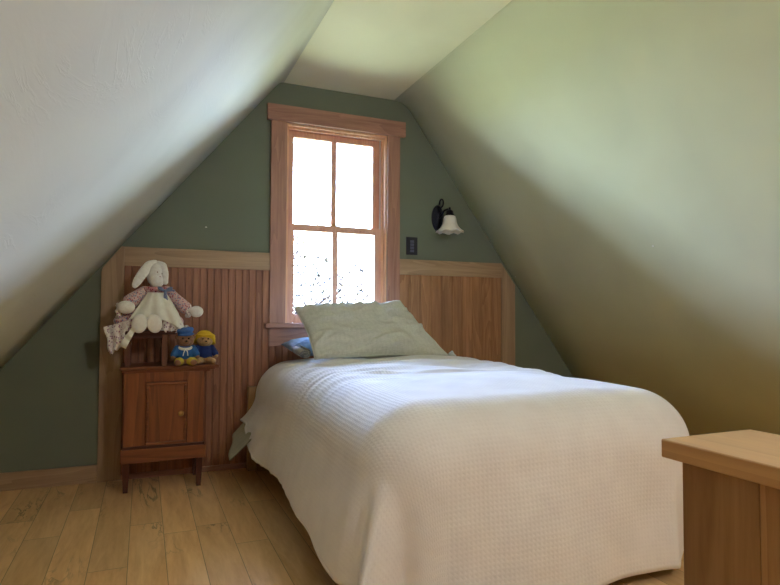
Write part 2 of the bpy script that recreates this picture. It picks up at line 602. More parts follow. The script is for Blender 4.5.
def ball(bm, c, r, rot=None, sub=3):
    if not hasattr(r, '__len__'): r = (r, r, r)
    res = bmesh.ops.create_icosphere(bm, subdivisions=sub, radius=1.0)
    m = Matrix.Translation(Vector(c))
    if rot is not None:
        from mathutils import Euler
        m = m @ Euler(rot).to_matrix().to_4x4()
    m = m @ Matrix.Diagonal((r[0], r[1], r[2], 1))
    bmesh.ops.transform(bm, matrix=m, verts=res['verts'])

def limb(bm, a, b, ra, rb, n=7):
    a = Vector(a); b = Vector(b)
    for i in range(n):
        t = i / (n - 1)
        ball(bm, a.lerp(b, t), ra + (rb - ra) * t, sub=2)

def fuse(name, bm, mat, parent, voxel=0.004, smooth_it=4):
    """fuse overlapping volumes into one continuous skin"""
    o = link_mesh(name, bm, mat, parent, True)
    md = o.modifiers.new('r', 'REMESH')
    md.mode = 'VOXEL'
    md.voxel_size = voxel
    md.use_smooth_shade = True
    sm = o.modifiers.new('s', 'SMOOTH')
    sm.iterations = smooth_it
    dg = bpy.context.evaluated_depsgraph_get()
    dg.update()
    me = bpy.data.meshes.new_from_object(o.evaluated_get(dg))
    o.modifiers.clear()
    o.data = me
    if not me.materials:
        me.materials.append(mat)
    for p in me.polygons:
        p.use_smooth = True
    return o

# ---------------------------------------------------------------- room shell
ZC = 2.307
XL, XR = 0.741, 1.578          # ceiling edges
KL, KR = 1.212, 1.352          # slopes of the left and right roof planes
YB = -2.9                      # rear wall plane
XL0 = XL - ZC / KL             # roof meets floor, left
XR0 = XR + ZC / KR

# floor
bx('floor', M['floor'], None, XL0 - 0.1, XR0 + 0.1, YB - 0.2, D + 0.16, -0.12, 0.0, bev=0)
bpy.data.objects['floor']['kind'] = 'structure'

# sloped walls and ceiling, 15 cm thick, with softly rounded joints
def slope_profile(xt, k, side, r):
    """rounded from the flat ceiling into the slope; returns inner outline from floor to ceiling"""
    ang = math.atan(k)
    tl = r * math.tan(ang / 2)
    pts = [(xt + side * (ZC + 0.10) / k, -0.10), (xt + side * (ZC * 0.66) / k, ZC * 0.34), (xt + side * (ZC * 0.33) / k, ZC * 0.67)]
    cx = xt - side * tl
    cz = ZC - r
    n = 8
    arc = []
    for i in range(n + 1):
        a = ang * i / n
        arc.append((cx + side * r * math.sin(a), cz + r * math.cos(a)))
    return pts + arc[::-1]
def slope_wall(name, xt, k, side, r, mat):
    inner = slope_profile(xt, k, side, r)
    nx, nz = side * math.sin(math.atan(k)), math.cos(math.atan(k))
    t = 0.15
    bm = bmesh.new()
    y0, y1 = YB - 0.1, D + 0.10
    ny = 14
    rows = []
    for j in range(ny + 1):
        y = y0 + (y1 - y0) * j / ny
        rows.append([bm.verts.new((x, y, z)) for x, z in inner])
    for a, b in zip(rows, rows[1:]):
        for i in range(len(inner) - 1):
            bm.faces.new((a[i], a[i + 1], b[i + 1], b[i]))
    outer = [(inner[0][0] + nx * t, inner[0][1] + nz * t), (inner[3][0] + nx * t, inner[3][1] + nz * t), (inner[-1][0], ZC + t + 0.05)]
    ro = [[bm.verts.new((x, y, z)) for x, z in outer] for y in (y0, y1)]
    for i in range(2):
        bm.faces.new((ro[0][i], ro[1][i], ro[1][i + 1], ro[0][i + 1]))
    for j, row in ((0, rows[0]), (1, rows[-1])):
        bm.faces.new([*row, ro[j][2], ro[j][1], ro[j][0]])
    bm.faces.new([r_[0] for r_ in rows] + [ro[1][0], ro[0][0]])
    bm.faces.new([r_[-1] for r_ in rows] + [ro[1][2], ro[0][2]])
    bmesh.ops.recalc_face_normals(bm, faces=bm.faces)
    o = link_mesh(name, bm, mat, None, False)
    for p in o.data.polygons:
        if p.area < 0.6 and len(p.vertices) == 4:
            p.use_smooth = True
    return tag(o, kind='structure')
slope_wall('wall_left', XL, KL, -1, 0.05, M['slope_paint'])
slope_wall('wall_right', XR, KR, 1, 0.16, M['slope_paint_right'])
bx('ceiling', M['ceiling_paint'], None, XL + 0.0237, XR - 0.0745, YB - 0.1, D + 0.10, ZC, ZC + 0.2, bev=0)
bpy.data.objects['ceiling']['kind'] = 'structure'

def clip_x(poly, x, keep_less):
    out = []
    n = len(poly)
    for i in range(n):
        a, b = poly[i], poly[(i + 1) % n]
        ia = (a[0] <= x) == keep_less
        ib = (b[0] <= x) == keep_less
        if ia: out.append(a)
        if ia != ib:
            t = (x - a[0]) / (b[0] - a[0])
            out.append((x, a[1] + (b[1] - a[1]) * t))
    return out
def gable(name, y0, y1, hx0, hx1, hz0, hz1, mat):
    e = 0.10
    poly = [(XL0 - e / KL - 0.06, -0.1), (XR0 + e / KR + 0.06, -0.1), (XR + 0.09, ZC + 0.05), (XL - 0.09, ZC + 0.05)]
    bm = bmesh.new()
    if hx0 is None:
        prism(bm, poly, 'Y', y0, y1)
        return tag(link_mesh(name, bm, mat), kind='structure')
    prism(bm, clip_x(poly, hx0, True), 'Y', y0, y1)
    prism(bm, clip_x(poly, hx1, False), 'Y', y0, y1)
    prism(bm, [(hx0, hz1), (hx1, hz1), (hx1, ZC + 0.05), (hx0, ZC + 0.05)], 'Y', y0, y1)
    prism(bm, [(hx0, -0.1), (hx1, -0.1), (hx1, hz0), (hx0, hz0)], 'Y', y0, y1)
    return tag(link_mesh(name, bm, mat), kind='structure')
gable('wall_back', D, D + 0.16, 0.784, 1.449, 0.825, 2.062, M['gable_paint'])
gable('wall_front', YB - 0.16, YB, None, None, None, None, M['gable_paint'])

# ---------------------------------------------------------------- window
def build_window(name, x0, x1, z0, z1, y, s, sc_w=0.095, head=(0.12, 0.123, 0.098), wood_v=None, wood_h=None):
    """x0..x1, z0..z1 rough opening; wall plane y, s=+1 when outdoors lies towards +y"""
    root = empty(name, ((x0 + x1) / 2, y, z0))
    tag(root, kind='structure')
    V, Hh = M['fir'], M['fir_h']
    Y = lambda a, b: (min(y + s * a, y + s * b), max(y + s * a, y + s * b))
    # casings sit proud of the wall
    bx('side_casing', V, root, x0 - sc_w, x0, *Y(-0.022, -0.0005), z0 + 0.014, z1, bev=0.0015)
    bx('side_casing', V, root, x1, x1 + sc_w - 0.009, *Y(-0.022, -0.0005), z0 + 0.014, z1, bev=0.0015)
    bx('head_casing', Hh, root, x0 - 0.12, x1 + 0.123, *Y(-0.030, -0.0005), z1, z1 + 0.098, bev=0.002)
    bx('window_stool', Hh, root, x0 - 0.124, x1 + 0.11, *Y(-0.055, 0.035), z0 - 0.015, z0 + 0.014, bev=0.006)
    bx('apron', Hh, root, x0 - sc_w, x1 + sc_w - 0.009, *Y(-0.02, -0.0005), z0 - 0.123, z0 - 0.0155, bev=0.0015)
    # jambs lining the opening
    j = 0.012
    bm = bmesh.new()
    box(bm, x0, x0 + j, *Y(0.0, 0.15), z0 + 0.014, z1, 0)
    box(bm, x1 - j, x1, *Y(0.0, 0.15), z0 + 0.014, z1, 0)
    box(bm, x0, x1, *Y(0.0, 0.15), z1 - j, z1, 0)
    link_mesh('jamb', bm, M['fir_jamb_lit'], root)
    bm = bmesh.new()
    box(bm, x0 + j, x0 + j + 0.012, *Y(0.030, 0.042), z0 + 0.014, z1 - j, 0.002)
    box(bm, x1 - j - 0.012, x1 - j, *Y(0.030, 0.042), z0 + 0.014, z1 - j, 0.002)
    box(bm, x0 + j, x1 - j, *Y(0.030, 0.042), z1 - j - 0.012, z1 - j, 0.002)
    link_mesh('inner_stop', bm, M['fir_jamb_lit'], root)
    bm = bmesh.new()
    box(bm, x0 + j, x0 + j + 0.006, *Y(0.078, 0.135), z0 + 0.014, z1 - j, 0)
    box(bm, x1 - j - 0.006, x1 - j, *Y(0.078, 0.135), z0 + 0.014, z1 - j, 0)
    link_mesh('jamb_liner', bm, M['vinyl'], root)
    bm = bmesh.new()
    box(bm, x0, x1, *Y(0.036, 0.19), z0 - 0.02, z0 + 0.004, 0)
    link_mesh('outer_sill', bm, M['fir_h'], root)
    zm = z0 + 0.592 + (z1 - z0 - 1.237) * 0.5
    sx0, sx1 = x0 + j + 0.007, x1 - j - 0.007
    def sash(nm, ya, yb, za, zb, bot, top):
        f = bmesh.new()
        st = 0.047
        a, b = Y(ya, yb)
        box(f, sx0, sx0 + st, a, b, za, zb, 0.002)
        box(f, sx1 - st, sx1, a, b, za, zb, 0.002)
        box(f, sx0 + st, sx1 - st, a, b, za, za + bot, 0.002)
        box(f, sx0 + st, sx1 - st, a, b, zb - top, zb, 0.002)
        xm = (sx0 + sx1) / 2
        box(f, xm - 0.0175, xm + 0.0175, a + 0.004, b - 0.004, za + bot, zb - top, 0.002)
        so = link_mesh(nm, f, M['fir_sash_bloom'], root)
        g = bmesh.new()
        c = (a + b) / 2
        box(g, sx0 + st, xm - 0.0175, c - 0.0015, c + 0.0015, za + bot, zb - top, 0)
        link_mesh('glass_pane', g, M['glass'], so)
        g = bmesh.new()
        box(g, xm + 0.0175, sx1 - st, c - 0.0015, c + 0.0015, za + bot, zb - top, 0)
        link_mesh('glass_pane', g, M['glass'], so)
        return so
    low = sash('lower_sash', 0.044, 0.078, z0 + 0.014, zm + 0.036, 0.056, 0.040)
    sash('upper_sash', 0.084, 0.118, zm, z1 - j - 0.002, 0.036, 0.042)
    # sash lock on the meeting rail
    bm = bmesh.new()
    xm = (sx0 + sx1) / 2
    a, b = Y(0.048, 0.076)
    box(bm, xm - 0.028, xm + 0.028, a, b, zm + 0.0361, zm + 0.041, 0.001)
    ya = (a + b) / 2
    lathe(bm, [(0.012, 0), (0.012, 0.008), (0.006, 0.011)], (xm, ya, zm + 0.041), 16)
    box(bm, xm - 0.030, xm - 0.004, ya - 0.004, ya + 0.004, zm + 0.043, zm + 0.049, 0.001)
    link_mesh('sash_lock', bm, M['brass'], root)
    return root
build_window('window_1', 0.784, 1.449, 0.825, 2.062, D, 1)

# ---------------------------------------------------------------- wainscot and trims (setting)
def beadboard(name, x0, x1, z0, z1, w, mat, cut=None, ledges=()):
    """vertical boards with a rounded bead and groove between them, one mesh"""
    bm = bmesh.new()
    n = round((x1 - x0) / w)
    w = (x1 - x0) / n
    t = 0.014
    prof = []
    for i in range(n):
        a = x0 + i * w
        prof += [(a, 0.007), (a + 0.002, t), (a + w - 0.009, t), (a + w - 0.0078, 0.0115), (a + w - 0.0066, t), (a + w - 0.0015, t), (a + w - 0.0006, 0.007)]
    prof.append((x1, 0.007))
    def top(x):
        for (a, b, zz) in (cut or ()):
            if a <= x <= b: return zz
        return z1
    pv = None
    for x, d in prof:
        cur = (bm.verts.new((x, D - d, z0)), bm.verts.new((x, D - d, top(x))))
        if pv:
            bm.faces.new((pv[0], cur[0], cur[1], pv[1]))
        pv = cur
    # closed back
    b = [bm.verts.new(p) for p in ((x0, D - 0.0005, z0), (x1, D - 0.0005, z0), (x1, D - 0.0005, z1), (x0, D - 0.0005, z1))]
    bm.faces.new(b)
    return tag(link_mesh(name, bm, mat), kind='structure')
zf = 0.03
beadboard('trim_1', -0.1, 0.688, zf, 1.153, 0.0394, M['bead_left'])
beadboard('trim_2', 1.536, 2.321, zf, 1.155, 0.0785, M['bead_right'])
beadboard('trim_3', 0.689, 1.535, zf, 0.701, 0.0394, M['bead_left'])
bm = bmesh.new()
prism(bm, [(-0.211, 0.0), (-0.1, 0.0), (-0.1, 1.257), (-0.116, 1.257), (-0.205, 1.140), (-0.211, 1.115)], 'Y', D - 0.02, D - 0.0005)
tag(link_mesh('trim_4', bm, M['maple_v']), kind='structure')
bm = bmesh.new()
prism(bm, [(2.322, 0.0), (2.435, 0.0), (2.435, 1.105), (2.322, 1.254)], 'Y', D - 0.02, D - 0.0005)
tag(link_mesh('trim_5', bm, M['maple_v']), kind='structure')
o = bx('trim_6', M['maple_h'], None, -0.0995, 0.6885, D - 0.021, D - 0.0005, 1.153, 1.257, bev=0.0015); tag(o, kind='structure')
o = bx('trim_7', M['maple_h'], None, 1.536, 2.3215, D - 0.021, D - 0.0005, 1.156, 1.256, bev=0.0015); tag(o, kind='structure')
o = bx('trim_8', M['fir_h'], None, -0.0995, 2.3215, D - 0.022, D - 0.0005, 0.0, 0.03, bev=0.003); tag(o, kind='structure')
for nm, xa, xb in (('baseboard_left', XL0 + 0.1, -0.212), ('baseboard_right', 2.436, XR0 - 0.1)):
    o = bx(nm, M['maple_h'], None, xa, xb, D - 0.018, D - 0.0005, 0.0, 0.090, bev=0.002); tag(o, kind='structure')
o = bx('baseboard_front', M['maple_h'], None, XL0 + 0.1, XR0 - 0.1, YB + 0.0005, YB + 0.018, 0.0, 0.09, bev=0.002); tag(o, kind='structure')

# ---------------------------------------------------------------- unseen globe lamp, added behind the camera as fill for the bed foot
gl = empty('added_fill_lamp', (1.42, -0.7, ZC))
tag(gl, 'added unseen fill light, a round white globe under the flat strip of ceiling', 'added fill lamp')
bm = bmesh.new()
lathe(bm, [(0.002, 0.0), (0.075, 0.0), (0.075, -0.012), (0.05, -0.03), (0.002, -0.03)], (1.42, -0.7, ZC - 0.0005), 32)
link_mesh('canopy', bm, M['iron'], gl, True)
bm = bmesh.new()
ball(bm, (1.42, -0.7, ZC - 0.13), (0.115, 0.115, 0.10), sub=4)
link_mesh('globe', bm, M['fill_globe'], gl, True)

# ---------------------------------------------------------------- outdoors
o = bx('ground', M['lawn'], None, -60, 60, -60, 80, -3.2, -3.0, bev=0); tag(o, kind='structure')

def tree(x, y, h, r, label, seed):
    rnd = random.Random(seed)
    root = empty('tree', (x, y, -3.0))
    tag(root, label, 'tree', None)
    bm = bmesh.new()
    tube(bm, [(x, y, -3.0), (x + 0.1, y, -1.0), (x - 0.05, y, -3 + h * 0.6), (x, y, -3 + h * 0.9)], [0.22, 0.17, 0.10, 0.03], 10)
    tips = []
    for i in range(16):
        a = rnd.random() * 2 * PI
        z0 = -3 + h * (0.3 + 0.5 * rnd.random())
        L = r * (0.6 + 0.5 * rnd.random())
        e = Vector((x + L * math.cos(a), y + L * math.sin(a), z0 + L * 0.6))
        tube(bm, [(x, y, z0), ((x + e.x) / 2, (y + e.y) / 2, z0 + L * 0.22), e], [0.06, 0.035, 0.012], 6)
        tips.append(e)
    link_mesh('trunk', bm, M['bark'], root, True)
    bm = bmesh.new()
    for i in range(4200):
        t = rnd.choice(tips)
        c = t + Vector((rnd.gauss(0, r * 0.28), rnd.gauss(0, r * 0.28), rnd.gauss(0, r * 0.24)))
        n = Vector((rnd.gauss(0, 1), rnd.gauss(0, 1), rnd.gauss(0, 1))).normalized()
        u = n.orthogonal().normalized() * 0.045
        w = n.cross(u).normalized() * 0.028
        bm.faces.new([bm.verts.new(c - u), bm.verts.new(c + w), bm.verts.new(c + u), bm.verts.new(c - w)])
    f = link_mesh('foliage', bm, M['leaf'], root)
    return root
tree(2.7, 11.5, 5.3, 1.6, 'pale sunlit tree seen through the lower window panes', 3)

# ---------------------------------------------------------------- nightstand
NF, NB = 3.20, 3.455
ns = empty('nightstand', (0.11, (NF + NB) / 2, 0))
tag(ns, 'small antique pine nightstand with one panelled door, against the beadboard left of the bed', 'nightstand')
bm = bmesh.new()
box(bm, -0.082, 0.298, NF + 0.003, NB, 0.215, 0.594, 0.002)
link_mesh('body', bm, M['pine_old'], ns)
# face frame: stiles and rail, standing a little proud
bm = bmesh.new()
box(bm, -0.083, 0.017, NF - 0.006, NF + 0.003, 0.228, 0.594, 0.0015)
box(bm, 0.217, 0.299, NF - 0.006, NF + 0.003, 0.228, 0.594, 0.0015)
box(bm, 0.017, 0.217, NF - 0.006, NF + 0.003, 0.548, 0.594, 0.0015)
link_mesh('face_frame', bm, M['pine_old'], ns)
bm = bmesh.new()
box(bm, -0.088, 0.304, NF - 0.010, NF + 0.003, 0.214, 0.228, 0.003)
link_mesh('moulding', bm, M['dark_wood_h'], ns)
bm = bmesh.new()
box(bm, -0.094, 0.312, NF - 0.008, NB, 0.146, 0.214, 0.002)
link_mesh('lower_rail', bm, M['pine_old_h'], ns)
# top with an ogee edge
bm = bmesh.new()
lay = [(0.594, 0.604, 0.008), (0.604, 0.612, 0.018), (0.612, 0.627, 0.026)]
for za, zb, e in lay:
    box(bm, -0.083 - e * 0.8, 0.309 + e * 2.4, NF - e, NB + 0.005, za, zb, 0.003)
link_mesh('top', bm, M['pine_old_h'], ns)
door = None
bm = bmesh.new()
box(bm, 0.020, 0.214, NF - 0.009, NF + 0.002, 0.230, 0.546, 0.001)
door = link_mesh('door', bm, M['pine_old'], ns)
bm = bmesh.new()
t = 0.013
for a in ((0.020, 0.214, 0.530, 0.546), (0.020, 0.214, 0.230, 0.246)):
    box(bm, a[0], a[1], NF - 0.019, NF - 0.009, a[2], a[3], 0.004)
for a in ((0.020, 0.020 + t, 0.246, 0.530), (0.214 - t, 0.214, 0.246, 0.530)):
    box(bm, a[0], a[1], NF - 0.019, NF - 0.009, a[2], a[3], 0.004)
tag(link_mesh('door_moulding', bm, M['pine_old_h'], door), 'raised dark moulding round the door panel')
bm = bmesh.new()
lathe(bm, [(0.006, 0.0), (0.006, 0.010), (0.013, 0.016), (0.0145, 0.022), (0.011, 0.028), (0.004, 0.030)], (0.186, NF - 0.009, 0.384), 20, 'Y')
tag(link_mesh('knob', bm, M['brass'], door, True), 'small round pale knob')
for x in (-0.084, 0.264):
    for y in (NF + 0.002, NB - 0.034):
        bm = bmesh.new()
        w = 0.032
        prism(bm, [(x, 0.146), (x + w, 0.146), (x + w, 0.10), (x + w - 0.005, 0.0), (x + 0.005, 0.0), (x, 0.10)], 'Y', y, y + 0.032)
        link_mesh('leg', bm, M['dark_wood'], ns)

# small stool standing on the nightstand
SF, SB = 3.215, 3.40
ZN = 0.627
st = empty('small_stool', (0.03, (SF + SB) / 2, ZN))
tag(st, 'little dark wooden stool standing on the nightstand with the cloth rabbit on it', 'stool')
bx('seat', M['dark_wood_h'], st, -0.094, 0.158, SF - 0.015, SB + 0.015, 0.787, 0.806, bev=0.004)
for x in (-0.084, 0.090):
    for y, m in ((SF, 'stool_wood'), (SB - 0.026, 'dark_wood')):
        bx('leg', M[m], st, x, x + 0.028, y, y + 0.024, ZN, 0.787, bev=0.002)
bm = bmesh.new()
box(bm, -0.056, 0.090, SF + 0.004, SF + 0.014, 0.766, 0.787, 0.001)
link_mesh('rail', bm, M['dark_wood_h'], st)
bx('rail', M['dark_wood_h'], st, -0.056, 0.090, SB - 0.02, SB - 0.010, 0.766, 0.787, bev=0.001)

# ---------------------------------------------------------------- cloth rabbit
def Q(x, z, y):
    """a point measured in the plane y=3.2 carried along its sight line to depth y"""
    k = y / 3.2
    return Vector((x * k, y, H + (z - H) * k))
rb = empty('cloth_rabbit', (0.04, 3.30, 0.806))
tag(rb, 'cream long-eared cloth rabbit in floral dress and white apron, sitting on the little stool', 'stuffed toy')
bm = bmesh.new()
ball(bm, Q(0.056, 1.094, 3.285), (0.048, 0.044, 0.068))
ball(bm, Q(0.060, 1.062, 3.262), (0.038, 0.030, 0.038))
limb(bm, Q(0.055, 1.03, 3.30), Q(0.055, 0.90, 3.32), 0.024, 0.055, 6)
limb(bm, Q(-0.01, 0.99, 3.30), Q(-0.075, 0.935, 3.235), 0.022, 0.024)
ball(bm, Q(-0.082, 0.925, 3.215), (0.044, 0.032, 0.034))
limb(bm, Q(0.12, 0.99, 3.30), Q(0.215, 0.915, 3.235), 0.022, 0.020)
ball(bm, Q(0.255, 0.905, 3.22), (0.036, 0.028, 0.031))
limb(bm, Q(0.02, 0.855, 3.30), Q(-0.015, 0.845, 3.20), 0.030, 0.026)
limb(bm, Q(0.07, 0.855, 3.30), Q(0.050, 0.845, 3.20), 0.030, 0.026)
body = fuse('body', bm, M['plush_cream'], rb, 0.0045, 5)
for (cx, rz) in ((-0.018, 0.10), (0.052, -0.22)):
    bm = bmesh.new()
    ball(bm, Q(cx, 0.843, 3.172), (0.038, 0.017, 0.050), (0.12, rz, 0))
    ball(bm, Q(cx, 0.852, 3.190), (0.033, 0.026, 0.036))
    tag(fuse('foot', bm, M['plush_white'], body, 0.004, 4), 'white oval foot with the sole showing')
def ear(pts, w, name='ear'):
    bm = bmesh.new()
    pts = [Vector(p) for p in pts]
    n = 16
    for i in range(n):
        t = i / (n - 1) * (len(pts) - 1)
        k = min(int(t), len(pts) - 2)
        p = pts[k].lerp(pts[k + 1], t - k)
        f = i / (n - 1)
        ww = w * (0.75 + 0.55 * math.sin(PI * min(1, 0.12 + f * 0.80)))
        ball(bm, p, (ww, 0.010, ww * 1.1), sub=2)
    return fuse(name, bm, M['plush_cream'], body, 0.004, 5)
ear([Q(0.050, 1.150, 3.275), Q(0.022, 1.140, 3.265), Q(-0.006, 1.100, 3.255), Q(-0.030, 1.060, 3.255), Q(-0.042, 1.038, 3.255)], 0.020)
ear([Q(0.066, 1.150, 3.275), Q(0.088, 1.138, 3.265), Q(0.098, 1.100, 3.255), Q(0.102, 1.055, 3.250)], 0.016)
# stitched face
bm = bmesh.new()
ball(bm, Q(0.062, 1.106, 3.238), (0.0028, 0.003, 0.0035), sub=2)
link_mesh('eye', bm, M['bear_brown'], body, True)
bm = bmesh.new()
ball(bm, Q(0.084, 1.098, 3.247), (0.0024, 0.003, 0.0030), sub=2)
link_mesh('eye', bm, M['bear_brown'], body, True)
bm = bmesh.new()
ball(bm, Q(0.075, 1.083, 3.233), (0.0035, 0.003, 0.0025), sub=2)
link_mesh('nose', bm, M['floral_pink'], body, True)
# dress
def wavy_sheet(name, mat, parent, fn, nu=40, nv=24, thick=0.004):
    bm = bmesh.new()
    g = [[bm.verts.new(fn(i / nu, j / nv)) for i in range(nu + 1)] for j in range(nv + 1)]
    for j in range(nv):
        for i in range(nu):
            bm.faces.new((g[j][i], g[j][i + 1], g[j + 1][i + 1], g[j + 1][i]))
    bmesh.ops.recalc_face_normals(bm, faces=bm.faces)
    bmesh.ops.solidify(bm, geom=bm.faces[:], thickness=thick)
    return link_mesh(name, bm, mat, parent, True)
bm = bmesh.new()
limb(bm, Q(0.055, 1.01, 3.30), Q(0.055, 0.93, 3.315), 0.042, 0.062, 6)
limb(bm, Q(0.00, 1.005, 3.30), Q(-0.060, 0.955, 3.250), 0.030, 0.040)
limb(bm, Q(0.11, 1.01, 3.30), Q(0.200, 0.925, 3.245), 0.028, 0.034)
ball(bm, Q(0.055, 0.89, 3.33), (0.12, 0.075, 0.055))
ball(bm, Q(-0.10, 0.855, 3.27), (0.040, 0.040, 0.030))
ball(bm, Q(-0.05, 0.872, 3.30), (0.06, 0.05, 0.038))
ball(bm, Q(0.14, 0.85, 3.27), (0.055, 0.05, 0.040))
dress = fuse('dress', bm, M['floral'], rb, 0.005, 3)
bm = bmesh.new()
for i in range(15):
    a = PI * (0.05 + 0.9 * i / 14)
    c = Q(0.056, 1.018, 3.292) + Vector((-0.052 * math.cos(a), -0.040 * math.sin(a), -0.004 * math.sin(a)))
    ball(bm, c, (0.011, 0.009, 0.015 + 0.003 * (i % 2)), sub=2)
tag(fuse('collar', bm, M['floral_pink'], dress, 0.004, 2), 'rose coloured ruffled collar')
def apron_fn(u, v):
    # v: 0 waist to 1 hem, spreading over the lap
    xt = 0.018 + u * 0.085
    xb = -0.07 + u * 0.285
    s = v ** 1.1
    x = xt + (xb - xt) * s
    z = 1.0 - 0.125 * v - 0.045 * v * v * (2 * u - 0.55) ** 2
    y = 3.232 - 0.048 * math.sin(min(1, v * 1.15) * PI / 2) + 0.006 * math.sin(u * 21) * (0.3 + v) + 0.025 * abs(2 * u - 1) ** 2
    return Q(x, z, y)
tag(wavy_sheet('apron', M['apron'], dress, apron_fn, 60, 26, 0.003), 'white muslin apron over the lap')
def skirt_fn(u, v):
    # gathered hem hanging off the stool at the left, lace edged
    xt, xb = -0.045 - 0.132 * u, -0.098 - 0.050 * u
    zt, zb = 0.868 - 0.042 * u, 0.725 - 0.038 * u
    s = v ** 1.2
    x = xt + (xb - xt) * s + 0.004 * math.sin(v * 9 + u * 4)
    z = zt + (zb - zt) * v + 0.006 * math.sin(u * 15) * v
    y = 3.200 + 0.009 * math.sin(u * 17 + v * 2) * (0.4 + v) + 0.04 * (1 - v) * u
    return Q(x, z, y)
def hem_fn(u, v):
    x = -0.028 - 0.082 * u + 0.022 * v * (0.4 + u)
    z = 0.862 - 0.125 * u - 0.020 * v
    y = 3.182 + 0.006 * math.sin(u * 20) - 0.004 * v
    return Q(x, z, y)
tag(wavy_sheet('skirt_hem', M['lace'], dress, skirt_fn, 60, 16, 0.002), 'lace edged skirt hem hanging over the left of the stool')
tag(wavy_sheet('petticoat', M['apron'], dress, hem_fn, 44, 14, 0.002), 'cream petticoat frill')
def bloomers_fn(u, v):
    x = 0.095 + 0.125 * u - 0.01 * v
    z = 0.862 - 0.035 * u - v * (0.058 - 0.018 * u) + 0.006 * math.sin(u * 22)
    y = 3.195 + 0.008 * math.sin(u * 26 + 2 * v) + 0.02 * u
    return Q(x, z, y)
wavy_sheet('skirt_hem', M['lace'], dress, bloomers_fn, 50, 12, 0.002)
# sleeves end in lace frills
for c, rx in ((Q(-0.115, 0.905, 3.245), 0.036), (Q(0.213, 0.908, 3.242), 0.03)):
    bm = bmesh.new()
    for i in range(14):
        a = 2 * PI * i / 14
        ball(bm, c + Vector((0.008 * math.cos(a * 3), rx * 0.7 * math.cos(a), rx * math.sin(a))), 0.009, sub=2)
    fuse('cuff', bm, M['lace'], dress, 0.004, 2)
# ribbon bow
bw = Q(0.100, 1.010, 3.225)
bm = bmesh.new()
ball(bm, bw, (0.008, 0.007, 0.009))
for s in (-1, 1):
    ball(bm, bw + Vector((s * 0.020, 0, 0.010)), (0.020, 0.006, 0.010), (0, -s * 0.5, 0))
    limb(bm, bw, bw + Vector((s * 0.008 + 0.004, -0.004, -0.062)), 0.006, 0.007, 9)
limb(bm, bw, bw + Vector((0.045, 0.0, 0.004)), 0.005, 0.005, 7)
tag(fuse('ribbon_bow', bm, M['ribbon'], rb, 0.0028, 2), 'pale blue ribbon bow at the neck')

